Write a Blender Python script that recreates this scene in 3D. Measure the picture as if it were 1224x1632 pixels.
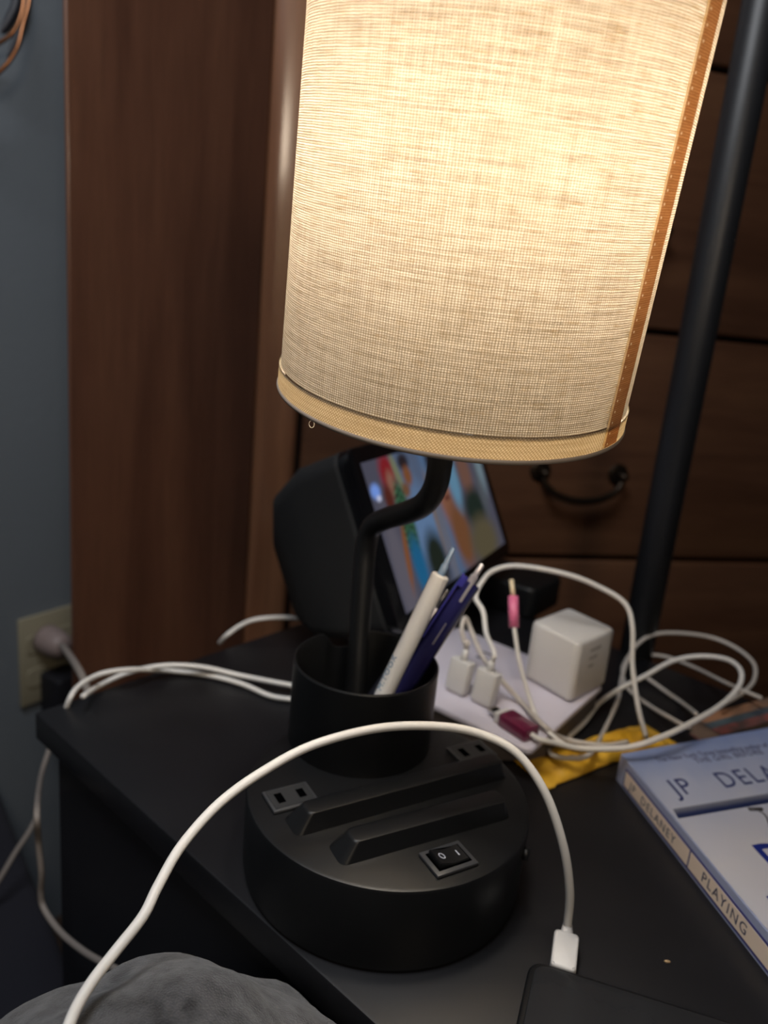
import bpy, bmesh, math, random
import numpy as np
from mathutils import Vector, Matrix
random.seed(4); rng = np.random.default_rng(4)
sc = bpy.context.scene
for o in list(bpy.data.objects): bpy.data.objects.remove(o)
COL = sc.collection

# ------------------------------------------------------------------ camera
FPX, CX, CY = 1226.0, 612.0, 816.0                 # for the 1224 x 1632 frame
PITCH, ROLL, CAMZ = math.radians(15), math.radians(5.5), 0.32   # table top is z = 0
f_ = Vector((0, math.cos(PITCH), -math.sin(PITCH)))
R0_, U0_ = Vector((1, 0, 0)), Vector((0, math.sin(PITCH), math.cos(PITCH)))
R_ = R0_*math.cos(ROLL) + U0_*math.sin(ROLL)
U_ = U0_*math.cos(ROLL) - R0_*math.sin(ROLL)
C_ = Vector((0, 0, CAMZ))
cd = bpy.data.cameras.new('camera'); cam = bpy.data.objects.new('camera', cd); COL.objects.link(cam)
M3 = Matrix((R_, U_, -f_)).transposed()
cam.matrix_world = Matrix.Translation(C_) @ M3.to_4x4()
cd.sensor_fit = 'VERTICAL'; cd.sensor_height = 36; cd.lens = FPX/1632*36; cd.clip_start = 0.01
cd.dof.use_dof = True; cd.dof.focus_distance = 0.335; cd.dof.aperture_fstop = cd.lens/1000/0.0040
sc.camera = cam
# ------------------------------------------------------------------ world, exposure, room light
sc.view_settings.view_transform = 'Standard'; sc.view_settings.look = 'None'
sc.view_settings.gamma = 1; sc.view_settings.use_curve_mapping = False
sc.view_settings.exposure = 0.0
w = bpy.data.worlds.new('world'); sc.world = w; w.use_nodes = True
w.node_tree.nodes['Background'].inputs[0].default_value = (.55, .68, 1, 1)
w.node_tree.nodes['Background'].inputs[1].default_value = 0.03
def area(name, loc, size, power, color, target):
    l = bpy.data.lights.new(name, 'AREA'); l.size = size; l.energy = power; l.color = color
    o = bpy.data.objects.new(name, l); COL.objects.link(o); o.location = loc
    o.rotation_euler = (Vector(target)-Vector(loc)).to_track_quat('-Z', 'Y').to_euler(); return o
area('overhead_fill_light', (-0.25, 0.10, 1.30), 0.5, 10.5, (.93, .96, 1), (-.1, .3, 0))  # soft overhead fill with no fixture, hung low so the wood darkens downward
area('stile_highlight_light', (.245, -.62, .76), 0.17, 3.0, (1, .82, .62), (-.1, .9, .5))  # small warm source added behind the camera to put a highlight on the stile
BULB = 76.0                                          # radiance of the lamp's bulb

# ------------------------------------------------------------------ helpers
def ray(x, y): return f_ + R_*((x-CX)/FPX) - U_*((y-CY)/FPX)
def at(x, y, d): return C_ + ray(x, y)*d
def onz(x, y, z=0): r = ray(x, y); return C_ + r*((z-C_.z)/r.z)
def onp(x, y, P, n): r = ray(x, y); return C_ + r*((Vector(P)-C_).dot(n)/r.dot(n))
def srgb(r, g, b):
    c = []
    for v in (r, g, b):
        v /= 255.0; c.append(v/12.92 if v <= .04045 else ((v+.055)/1.055)**2.4)
    return (*c, 1)
def mat(name, col, rough=.5, metal=0, spec=.5, bump=None, vary=None, coat=0, emit=None, sheen=0, trans=0):
    m = bpy.data.materials.new(name); m.use_nodes = True; nt = m.node_tree; b = nt.nodes['Principled BSDF']
    b.inputs['Base Color'].default_value = col; b.inputs['Roughness'].default_value = rough
    b.inputs['Metallic'].default_value = metal; b.inputs['Specular IOR Level'].default_value = spec
    b.inputs['Coat Weight'].default_value = coat; b.inputs['Sheen Weight'].default_value = sheen
    b.inputs['Transmission Weight'].default_value = trans
    tc = nt.nodes.new('ShaderNodeTexCoord')
    if bump:
        n = nt.nodes.new('ShaderNodeTexNoise'); n.inputs['Scale'].default_value = bump[0]; n.inputs['Detail'].default_value = 4
        nt.links.new(tc.outputs['Object'], n.inputs['Vector'])
        bp = nt.nodes.new('ShaderNodeBump'); bp.inputs['Strength'].default_value = bump[1]; bp.inputs['Distance'].default_value = bump[2]
        nt.links.new(n.outputs['Fac'], bp.inputs['Height']); nt.links.new(bp.outputs['Normal'], b.inputs['Normal'])
    if vary:
        n = nt.nodes.new('ShaderNodeTexNoise'); n.inputs['Scale'].default_value = vary[0]; n.inputs['Detail'].default_value = 5
        mp = nt.nodes.new('ShaderNodeMapping'); mp.inputs['Scale'].default_value = vary[3] if len(vary) > 3 else (1, 1, 1)
        nt.links.new(tc.outputs['Object'], mp.inputs['Vector']); nt.links.new(mp.outputs['Vector'], n.inputs['Vector'])
        r = nt.nodes.new('ShaderNodeValToRGB'); r.color_ramp.elements[0].color = vary[1]; r.color_ramp.elements[1].color = vary[2]
        r.color_ramp.elements[0].position = .35; r.color_ramp.elements[1].position = .65
        nt.links.new(n.outputs['Fac'], r.inputs['Fac']); nt.links.new(r.outputs['Color'], b.inputs['Base Color'])
    return m
def link(name, me, m, parent=None, smooth=False):
    if m: me.materials.append(m)
    o = bpy.data.objects.new(name, me); COL.objects.link(o)
    if parent:
        o.parent = parent; L = Vector((0, 0, 0)); p = parent
        while p: L += p.location; p = p.parent
        me.transform(Matrix.Translation(-L))
    if smooth: me.shade_smooth()
    return o
def mesh(name, V, F, m, parent=None, smooth=False):
    me = bpy.data.meshes.new(name); me.from_pydata([tuple(v) for v in V], [], F); me.validate(); me.update()
    bm = bmesh.new(); bm.from_mesh(me); bmesh.ops.recalc_face_normals(bm, faces=bm.faces); bm.to_mesh(me); bm.free()
    return link(name, me, m, parent, smooth)
def bmobj(name, bm, m, parent=None, smooth=False, angle=None):
    me = bpy.data.meshes.new(name); bm.to_mesh(me); bm.free()
    o = link(name, me, m, parent, smooth)
    if angle: me.set_sharp_from_angle(angle=math.radians(angle))
    return o
def thing(name, label, cat, loc, group=None):
    o = bpy.data.objects.new(name, None); COL.objects.link(o); o.location = loc; o.empty_display_size = .02
    o['label'] = label; o['category'] = cat
    if group: o['group'] = group
    return o
def tag(o, label, cat, group=None):
    o['label'] = label; o['category'] = cat
    if group: o['group'] = group
    return o
def struct(name, V, F, m):
    o = mesh(name, V, F, m); o['kind'] = 'structure'; return o
def prism(name, poly, z0, z1, m, parent=None, bev=0, seg=2, smooth=True, M=None):
    """polygon in the x/y plane extruded in z, bevelled"""
    bm = bmesh.new()
    a = [bm.verts.new((p[0], p[1], z0)) for p in poly]; b = [bm.verts.new((p[0], p[1], z1)) for p in poly]
    n = len(poly); bm.faces.new(a[::-1]); bm.faces.new(b)
    for i in range(n): bm.faces.new((a[i], a[(i+1) % n], b[(i+1) % n], b[i]))
    bmesh.ops.recalc_face_normals(bm, faces=bm.faces)
    if bev: bmesh.ops.bevel(bm, geom=list(bm.edges), offset=bev, segments=seg, affect='EDGES', profile=.5)
    if M is not None: bm.transform(M)
    return bmobj(name, bm, m, parent, bool(bev) and smooth, 40 if bev else None)
def fr(o, x, y, z):  # frame matrix
    x, y, z = Vector(x), Vector(y), Vector(z)
    return Matrix.Translation(Vector(o)) @ Matrix((x, y, z)).transposed().to_4x4()
def rect(a, b, c, d): return [(a, c), (b, c), (b, d), (a, d)]
def rrect(a, b, c, d, r, n=5):
    P = []
    for cx, cy, t0 in ((b-r, d-r, 0), (a+r, d-r, 90), (a+r, c+r, 180), (b-r, c+r, 270)):
        for i in range(n+1):
            t = math.radians(t0+90*i/n); P.append((cx+r*math.cos(t), cy+r*math.sin(t)))
    return P
def spline(P, n=8):
    P = [Vector(p) for p in P]; Q = [P[0]*2-P[1]]+P+[P[-1]*2-P[-2]]; out = []
    for i in range(1, len(Q)-2):
        for k in range(n):
            t = k/n; a, b, c, d = Q[i-1:i+3]
            out.append(.5*((2*b)+(c-a)*t+(2*a-5*b+4*c-d)*t*t+(3*b-a-3*c+d)*t**3))
    return out+[P[-1]]
def tube(name, P, r, m, parent=None, n=10, sub=8, smooth_path=True):
    P = spline(P, sub) if smooth_path else [Vector(p) for p in P]
    N = len(P); rad = r if callable(r) else (lambda t: r)
    T = [(P[min(i+1, N-1)]-P[max(i-1, 0)]).normalized() for i in range(N)]
    u = T[0].orthogonal().normalized(); V = []; F = []
    for i in range(N):
        u = (u - T[i]*u.dot(T[i])).normalized(); v = T[i].cross(u); rr = rad(i/(N-1))
        for k in range(n):
            a = 2*math.pi*k/n; V.append(P[i]+(u*math.cos(a)+v*math.sin(a))*rr)
    for i in range(N-1):
        for k in range(n): F.append((i*n+k, i*n+(k+1) % n, (i+1)*n+(k+1) % n, (i+1)*n+k))
    F.append(tuple(range(n))[::-1]); F.append(tuple((N-1)*n+k for k in range(n)))
    return mesh(name, V, F, m, parent, True)
def lathe(name, prof, M, m, parent=None, n=64, smooth=True, angle=35):
    """prof = [(r, z)...] turned about local z, placed by matrix M"""
    V = []; F = []; k0 = len(prof)
    for i in range(n):
        a = 2*math.pi*i/n
        for r, z in prof: V.append(M @ Vector((r*math.cos(a), r*math.sin(a), z)))
    for i in range(n):
        j = (i+1) % n
        for k in range(k0-1): F.append((i*k0+k, j*k0+k, j*k0+k+1, i*k0+k+1))
    o = mesh(name, V, F, m, parent, smooth)
    bm = bmesh.new(); bm.from_mesh(o.data); bmesh.ops.remove_doubles(bm, verts=bm.verts, dist=1e-6)
    bmesh.ops.recalc_face_normals(bm, faces=bm.faces); bm.to_mesh(o.data); bm.free()
    if angle: o.data.shade_smooth(); o.data.set_sharp_from_angle(angle=math.radians(angle))
    return o
def text(name, s, size, M, m, parent, ext=.00012, sx=1, align='LEFT', shear=0, space=1.0, off=0):
    c = bpy.data.curves.new('t', 'FONT'); c.body = s; c.size = size; c.extrude = ext; c.align_x = align
    c.shear = shear; c.space_character = space; c.offset = off; c.resolution_u = 3
    o = bpy.data.objects.new('t', c); COL.objects.link(o)
    me = bpy.data.meshes.new_from_object(o.evaluated_get(bpy.context.evaluated_depsgraph_get()))
    bpy.data.objects.remove(o); me.name = name; me.materials.clear()
    me.transform(M @ Matrix.Diagonal((sx, 1, 1, 1)))
    return link(name, me, m, parent)

# ------------------------------------------------------------------ materials
def wood(name, c1, c2, c3, stretch, rough=.35, coat=.3):
    m = bpy.data.materials.new(name); m.use_nodes = True; nt = m.node_tree; b = nt.nodes['Principled BSDF']
    tc = nt.nodes.new('ShaderNodeTexCoord'); mp = nt.nodes.new('ShaderNodeMapping'); mp.inputs['Scale'].default_value = stretch
    nt.links.new(tc.outputs['Object'], mp.inputs['Vector'])
    n1 = nt.nodes.new('ShaderNodeTexNoise'); n1.inputs['Scale'].default_value = 4; n1.inputs['Detail'].default_value = 6; n1.inputs['Distortion'].default_value = .6
    n2 = nt.nodes.new('ShaderNodeTexNoise'); n2.inputs['Scale'].default_value = 40; n2.inputs['Detail'].default_value = 3
    for n in (n1, n2): nt.links.new(mp.outputs['Vector'], n.inputs['Vector'])
    r = nt.nodes.new('ShaderNodeValToRGB'); e = r.color_ramp.elements
    e[0].position = .3; e[0].color = c1; e[1].position = .7; e[1].color = c3; k = e.new(.5); k.color = c2
    nt.links.new(n1.outputs['Fac'], r.inputs['Fac'])
    mx = nt.nodes.new('ShaderNodeMix'); mx.data_type = 'RGBA'; mx.blend_type = 'MULTIPLY'; mx.inputs['Factor'].default_value = .35
    nt.links.new(r.outputs['Color'], mx.inputs['A']); nt.links.new(n2.outputs['Fac'], mx.inputs['B'])
    nt.links.new(mx.outputs['Result'], b.inputs['Base Color'])
    b.inputs['Roughness'].default_value = rough; b.inputs['Coat Weight'].default_value = coat; b.inputs['Coat Roughness'].default_value = .18
    return m
W1, W2, W3 = (.115, .050, .031, 1), (.15, .067, .041, 1), (.185, .086, .051, 1)
wood_v = wood('wood_vertical', W1, W2, W3, (5, 5, .45))
wood_stile = wood('wood_stile', (.19, .08, .040, 1), (.25, .11, .055, 1), (.31, .14, .07, 1), (7, 7, .4), .35, .8)
wood_h = wood('wood_horizontal', (.09, .039, .021, 1), (.12, .054, .029, 1), (.15, .071, .037, 1), (.6, 1, 7))
wood_dark = mat('wood_recess', (.012, .005, .003, 1), .6)
wall_m = mat('blue_wall_paint', (.155, .178, .205, 1), .7, bump=(120, .15, .002), vary=(2.2, (.145, .167, .193, 1), (.165, .188, .213, 1)))
wall2_m = mat('pale_wall_paint', (.16, .18, .2, 1), .8, bump=(120, .15, .002))
ceil_m = mat('ceiling_paint', (.6, .6, .58, 1), .9)
floor_m = wood('floor_boards', (.03, .018, .012, 1), (.045, .027, .018, 1), (.06, .036, .024, 1), (1, 8, 1), .5, .1)
top_m = mat('black_laminate', (.0085, .0085, .010, 1), .40, spec=.4, bump=(900, .08, .0003), vary=(9, (.006, .006, .0075, 1), (.011, .011, .013, 1)))
side_m = mat('black_laminate_shaded', (.006, .006, .010, 1), .6)  # darker, bluer laminate copy with the nightstand side's shadow in its colour
plas = mat('matte_black_plastic', (.0055, .0059, .0068, 1), .40, spec=.4, bump=(1500, .1, .0002))
plas_in = mat('black_recess', (.0008, .0008, .001, 1), .9, spec=0)
plas_g = mat('dark_grey_plastic', (.040, .041, .045, 1), .38)
blackfab = mat('black_speaker_fabric', (.0055, .006, .007, 1), .8, bump=(900, .4, .0006))
bezel = mat('black_bezel_glass', (.004, .004, .005, 1), .22)
white = mat('white_plastic', (.62, .61, .60, 1), .35)
whitec = mat('white_cable_rubber', (.70, .68, .65, 1), .45)
greyc = mat('greyish_cable_rubber', (.50, .46, .42, 1), .5)  # greyer, darker tone than the other white cables
dimc = mat('beige_cord_rubber', (.22, .19, .17, 1), .6)
lilac = mat('white_power_block_plastic', (.60, .57, .66, 1), .4)
metal = mat('silver_metal', (.6, .58, .55, 1), .3, 1)
gold = mat('cream_connector', (.65, .55, .38, 1), .35)
pink = mat('pink_sleeve', (.62, .15, .28, 1), .4)
burg = mat('burgundy_tape', (.13, .012, .045, 1), .3, coat=.5)
brass = mat('darkened_bronze', (.035, .024, .016, 1), .38, .8)
pole_m = mat('black_pole_paint', (.012, .013, .016, 1), .45, bump=(60, .05, .001))
blanket_m = mat('grey_fleece', (.10, .10, .108, 1), 1, spec=.05, bump=(1500, .8, .0016), vary=(130, (.035, .035, .038, 1), (.09, .09, .096, 1)), sheen=.25)
bed_m = mat('dark_navy_sheet', (.009, .009, .016, 1), .95, bump=(40, .3, .004))
plate_m = mat('ivory_plate', (.30, .27, .19, 1), .5)

# ------------------------------------------------------------------ the room
def V2(deg): a = math.radians(deg); return Vector((math.cos(a), math.sin(a), 0))
ZF, ZC = -0.62, 1.85
WO = Vector((-.46, .92, 0)); wa = V2(57); wb = V2(-33)
def wp(a, b, z): p = WO+wa*a+wb*b; return Vector((p.x, p.y, z))
A0, A1, B1 = -2.6, 1.7, 3.4
def wallbox(name, a0, b0, a1, b1, z0, z1, m):
    V = [wp(a, b, z) for z in (z0, z1) for a, b in ((a0, b0), (a1, b0), (a1, b1), (a0, b1))]
    return struct(name, V, [(0, 1, 2, 3), (4, 5, 6, 7), (0, 1, 5, 4), (1, 2, 6, 5), (2, 3, 7, 6), (3, 0, 4, 7)], m)
wallbox('floor', A0-.1, -.1, A1+.1, B1+.1, ZF-.1, ZF, floor_m)
wallbox('ceiling', A0-.1, -.1, A1+.1, B1+.1, ZC, ZC+.1, ceil_m)
wallbox('wall_left', A0, -.1, A1, 0, ZF, ZC, wall_m)
wallbox('wall_back', A1, -.1, A1+.1, B1+.1, ZF, ZC, wall_m)
wallbox('wall_right', A0, B1, A1, B1+.1, ZF, ZC, wall2_m)
wallbox('wall_front', A0-.1, -.1, A0, B1+.1, ZF, ZC, wall2_m)
white_trim = mat('trim_paint', (.2, .2, .2, 1), .6)
wallbox('baseboard_left', A0, 0, -.12, .012, ZF, ZF+.09, white_trim)

# ------------------------------------------------------------------ tall wooden corner dresser
S = Vector((-.160, .90, 0)); dF = V2(14); nF = Vector((dF.y, -dF.x, 0))     # front direction, outward normal
P2 = Vector((-.288, .712, 0)); dP = (S-P2).normalized(); nP = Vector((dP.y, -dP.x, 0))
P2 = onp(111, 560, S, nP); P2.z = 0
FE = S + dF*.92
dr = thing('dresser', 'tall reddish brown wooden dresser with canted side panel behind the lamp', 'dresser', (S.x, S.y+.25, ZF))
DT = 1.25
b2 = onp(128, 1000, WO+wb*.012, wb); b2.z = 0; b3 = FE - nF*.42; b4 = wp(1.15, .012, 0)
body = [P2-nP*.0045+dP*.012, S-nF*.02-nP*.012, FE-nF*.02, b3, b4, b2]
prism('carcass', [(p.x, p.y) for p in body], ZF, DT, wood_dark, dr)
# side panel: slab on the canted side
L = (S-P2).length
prism('side_panel', rect(0, L-.004, ZF+.0, DT), .015, .020, wood_v, dr, .0015, 1, M=fr(P2-nP*.0195, dP, (0, 0, 1), -nP.cross(Vector((0,0,0))) if False else nP))
# corner stile: rounded post at the front corner
xs1 = (onp(494, 420, S, nF)-S).dot(dF)
Mf = fr(S, dF, (0, 0, 1), nF)                        # local x along front, y up, z out of the front
bm = bmesh.new()
prof = [(-.004, -.022), (-.006, -.008), (-.002, -.001)]+[(.004, .002), (.012, .003), (xs1-.016, .003), (xs1-.008, .0015), (xs1-.003, -.003), (xs1-.003, -.022)]
lo = [bm.verts.new((S+dF*x+nF*z)+Vector((0, 0, ZF))) for x, z in prof]; hi = [bm.verts.new((S+dF*x+nF*z)+Vector((0, 0, DT))) for x, z in prof]
for i in range(len(prof)): j = (i+1) % len(prof); bm.faces.new((lo[i], lo[j], hi[j], hi[i]))
bm.faces.new(lo[::-1]); bm.faces.new(hi); bmesh.ops.recalc_face_normals(bm, faces=bm.faces)
bmobj('corner_stile', bm, wood_stile, dr, True, 30)
prism('corner_stile', rect(.86, .92, ZF, DT), -.02, .002, wood_stile, dr, .002, 1, M=Mf)
prism('dresser_top', [(p.x, p.y) for p in (P2+nP*.02-dP*.02, S+nF*.02+nP*.01, FE+nF*.02+dF*.015, b3, b4, b2)], DT+.001, DT+.026, wood_stile, dr, .003, 1)
z1 = onp(1110, 536, S, nF).z; z2 = onp(1000, 890, S, nF).z
H = z1-z2; seams = [z2-2*H+.03, z2-H, z2, z1, z1+H, z1+2*H, z1+3*H]
hc = onp(921, 752, S, nF); hx = (hc-S).dot(dF); hz = hc.z-z2
for i in range(len(seams)-1):
    a, b = max(seams[i], ZF+.02), min(seams[i+1], DT-.01)
    if b-a < .05: continue
    d = prism('drawer', rect(xs1+.004, .855, a+.0035, b-.0035), -.0195, .004, wood_h, dr, .004, 3, M=Mf)
    zc = a+hz if i != 0 else (a+b)/2
    for sgn in (-1, 1):
        cxx = hx if sgn < 0 else .86-(hx-xs1)
        if sgn > 0 and cxx-hx < .13: continue
        hw = .056
        P = [Mf @ Vector((cxx+hw*math.sin(t), zc-.004-.030*math.cos(t)**1 if abs(t) < 1.57 else zc, .018+.006*math.cos(t))) for t in np.linspace(-1.5, 1.5, 13)]
        h = tube('handle', P, lambda t: .0035+.0018*math.sin(math.pi*t), brass, d, 8, 2)
        for e in (-1, 1):
            tube('handle_post', [Mf @ Vector((cxx+e*hw, zc, .0)), Mf @ Vector((cxx+e*hw, zc, .026))], .0045, brass, d, 10, 1, False)
            lathe('handle_rosette', [(0, .0045), (.006, .0065), (.0125, .0055), (.0145, .004), (.0145, .003), (0, .003)], Mf @ Matrix.Translation((cxx+e*hw, zc, .0015)), brass, d, 20)

# ------------------------------------------------------------------ nightstand
d1 = V2(-41.1); d2 = V2(50.5)
NB = Vector((-.248, .515, 0)); NL, NW = .80, .50
def npt(s, t, z=0): p = NB+d1*s+d2*t; return Vector((p.x, p.y, z))
ns = thing('nightstand', 'black nightstand carrying the lamp, display, cables and books', 'nightstand', (npt(.4, .25).x, npt(.4, .25).y, ZF))
prism('table_top', [npt(0, 0), npt(NL, 0), npt(NL, NW), npt(0, NW)], -.022, 0, top_m, ns, .0018, 2)
i_ = .012
for nm, poly in (('side_panel', [npt(i_, i_), npt(NL-i_, i_), npt(NL-i_, i_+.018), npt(i_, i_+.018)]),
                 ('back_panel', [npt(i_, i_+.02), npt(i_+.018, i_+.02), npt(i_+.018, NW-i_-.02), npt(i_, NW-i_-.02)]),
                 ('side_panel', [npt(i_, NW-i_-.018), npt(NL-i_, NW-i_-.018), npt(NL-i_, NW-i_), npt(i_, NW-i_)]),
                 ('bottom_panel', None)):
    if poly: prism(nm, poly, ZF+.001, -.023, side_m, ns, .001, 1)
for k in range(2):
    d = prism('drawer', [npt(NL-i_-.02, i_+.02), npt(NL-i_, i_+.02), npt(NL-i_, NW-i_-.02), npt(NL-i_-.02, NW-i_-.02)], ZF+.03+k*.28, ZF+.03+k*.28+.275, side_m, ns, .002, 1)
    c = npt(NL-i_+.012, NW/2, ZF+.17+k*.28)
    tube('knob', [npt(NL-i_-.001, NW/2, c.z), c], .012, brass, d, 16, 1, False)
spk = mat('crumb_tan', (.35, .25, .14, 1), .8)
cp = onz(1063, 1534)
bm = bmesh.new(); bmesh.ops.create_icosphere(bm, subdivisions=1, radius=.0012)
for v in bm.verts: v.co = Vector((v.co.x*1.6, v.co.y*.8, v.co.z*.6+.0007))+cp
tag(bmobj('crumb', bm, spk), 'tiny tan crumb on the black table left of the blue book spine', 'crumb')

# ------------------------------------------------------------------ the lamp
BC = Vector((.018, .391, 0)); BR = .0817; BH = .05
lamp = thing('table_lamp', 'lit table lamp with linen drum shade, round black outlet base and pen cup', 'lamp', BC)
T = Matrix.Translation
lathe('base', [(0, .0005), (BR-.003, .0005), (BR-.001, .002), (BR, .008), (BR, BH-.0022), (BR-.0007, BH-.0006), (BR-.0022, BH), (0, BH)], T(BC), plas, lamp, 128, angle=25)
CC = Vector((-.002, .4432, 0)); CR = .0458; CH = .1045
# cup with a notch in the back of the rim where the neck drops in
def cup():
    V = []; F = []; n = 96; ax = math.radians(112)
    def rim(a):
        d = (a-ax+math.pi) % (2*math.pi)-math.pi
        return CH-.012*math.exp(-(d/.27)**4)
    th = .0018
    prof = lambda h: [(CR-.001, .0006), (CR, .003), (CR, h-.0008), (CR-.0006, h), (CR-th+.0004, h), (CR-th, h-.0008), (CR-th-.0015, .056), (0, .056)]
    for i in range(n):
        a = 2*math.pi*i/n
        for r, z in prof(rim(a)): V.append(CC+Vector((r*math.cos(a), r*math.sin(a), z)))
    for i in range(n):
        j = (i+1) % n
        for k in range(7): F.append((i*8+k, j*8+k, j*8+k+1, i*8+k+1))
    o = mesh('pen_cup', V, F, plas, lamp, True); o.data.set_sharp_from_angle(angle=math.radians(30)); return o
cup()
# raised phone holder ridges
def ridge(pa, pb, wid, h):
    """pa, pb: pixel ends of the ridge's crest line"""
    A = onz(*pa, BH+h); B = onz(*pb, BH+h); A.z = B.z = BH
    u = (B-A).normalized(); v = Vector((-u.y, u.x, 0)); Ln = (B-A).length
    bm = bmesh.new(); n = 24
    lo = rrect(-.0085, Ln+.003, -.0030, wid+.004, .0045, 5); hi = rrect(0, Ln, 0, wid, .003, 5)
    rings = [[(p[0], p[1], z) for p in q] for q, z in ((lo, .0001), ([(a[0]*.12+b[0]*.88, a[1]*.12+b[1]*.88) for a, b in zip(lo, hi)], h-.0012), ([(a[0]*.04+b[0]*.96, a[1]*.04+b[1]*.96) for a, b in zip(lo, hi)], h-.0003), (rrect(.0008, Ln-.0008, .0008, wid-.0008, .0024, 5), h))]
    vs = [[bm.verts.new(A+u*p[0]+v*p[1]+Vector((0, 0, p[2]))) for p in r] for r in rings]
    for a, b in zip(vs, vs[1:]):
        for i in range(len(a)): j = (i+1) % len(a); bm.faces.new((a[i], a[j], b[j], b[i]))
    bm.faces.new(vs[-1]); bm.faces.new(vs[0][::-1]); bmesh.ops.recalc_face_normals(bm, faces=bm.faces)
    bmobj('phone_ridge', bm, plas, lamp, True, 50)
    return A, u, v
_, ru, rv = ridge((494, 1297), (803, 1214), .0110, .010)
ridge((567, 1342), (808, 1276), .0110, .010)
gu = ru; gv = Vector((-ru.y, ru.x, 0))
def outlet(px, py):
    c = onz(px, py, BH+.002); Mo = fr((c.x, c.y, BH), gu, gv, (0, 0, 1))
    o = prism('outlet', rect(-.0135, .0135, -.0095, .0095), .0002, .0022, plas_g, lamp, .0006, 2, M=Mo)
    prism('outlet_face', rect(-.0118, .0118, -.0078, .0082), .0022, .0025, mat('outlet_face_plastic', (.024, .025, .027, 1), .45), o, M=Mo)
    for s, hh in ((-1, .0042), (1, .0036)):
        prism('outlet_slot', rect(s*.0064-.0021, s*.0064+.0021, -hh, hh), .00255, .0028, plas_in, o, M=Mo)
outlet(463, 1269); outlet(752, 1197)
c = onz(715, 1367, BH+.002); Mo = fr((c.x, c.y, BH), gu, gv, (0, 0, 1))
sw = prism('power_switch', rect(-.0125, .0125, -.0092, .0092), .0002, .0022, plas_g, lamp, .0006, 2, M=Mo)
prism('switch_well', rect(-.0100, .0100, -.0066, .0066), .00215, .0024, plas_in, sw, M=Mo)
bm = bmesh.new()
V = [(-.0088, -.0058, .0055), (0, -.0058, .0030), (.0088, -.0058, .0035), (.0088, -.0058, .0022), (-.0088, -.0058, .0022)]
a = [bm.verts.new(v) for v in V]; b = [bm.verts.new((v[0], .0058, v[2])) for v in V]
bm.faces.new(a); bm.faces.new(b[::-1])
for i in range(5): bm.faces.new((a[i], a[(i+1) % 5], b[(i+1) % 5], b[i]))
bmesh.ops.recalc_face_normals(bm, faces=bm.faces); bmesh.ops.bevel(bm, geom=list(bm.edges), offset=.0004, segments=2, affect='EDGES'); bm.transform(Mo)
rk = bmobj('rocker', bm, plas, sw, True, 40)
mark = mat('white_marking', (.5, .52, .6, 1), .5)
sl = Matrix.Rotation(math.atan2(.0025, .0088), 4, 'Y')
text('marking', 'O', .0062, Mo @ T((-.0044, -.0020, .0045)) @ sl, mark, sw, .00008, .8, 'CENTER')
text('marking', 'I', .0055, Mo @ T((.0052, -.0019, .0035)), mark, sw, .00008, 1, 'CENTER')
kb = onz(842, 1362, .038); dk = Vector((kb.x-BC.x, kb.y-BC.y, 0)).normalized()
tube('thumb_screw', [BC+dk*(BR-.0005)+Vector((0, 0, .038)), BC+dk*(BR+.003)+Vector((0, 0, .038))], .0035, plas, lamp, 14, 1, False)
# gooseneck
SP = Vector((.0268, .38, .2806)); SN = Vector((.0264, -.1873, 1)).normalized()
e1 = Vector((0, 1, 0)).cross(SN).normalized(); e2 = SN.cross(e1); e2 = e2
neck = [at(566, 1112, .502), at(570, 1060, .502), at(573, 1000, .503), at(579, 920, .503), at(583, 872, .502), at(593, 840, .496), at(617, 826, .482), at(648, 817, .462), at(676, 803, .445), at(694, 775, .434), at(701, 740, .425), at(704, 705, .418), SP+SN*.020+Vector((0, .014, 0)), SP+SN*.045]
tube('neck', neck, .0070, plas, lamp, 18, 8)
tube('bulb_socket', [SP+SN*.042, SP+SN*.080], .0165, plas, lamp, 24, 1, False)
bulb_m = bpy.data.materials.new('bulb_glow'); bulb_m.use_nodes = True
nt = bulb_m.node_tree; nt.nodes.clear(); em = nt.nodes.new('ShaderNodeEmission'); ou = nt.nodes.new('ShaderNodeOutputMaterial')
em.inputs[0].default_value = (1, .90, .77, 1); em.inputs[1].default_value = BULB; nt.links.new(em.outputs[0], ou.inputs[0])
lathe('bulb', [(0, .066), (.012, .064), (.022, .057), (.0285, .045), (.030, .034), (.026, .022), (.018, .010), (.0135, .0)], fr(SP+SN*.078, e1, e2, SN), bulb_m, lamp, 32, angle=None)
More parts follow.
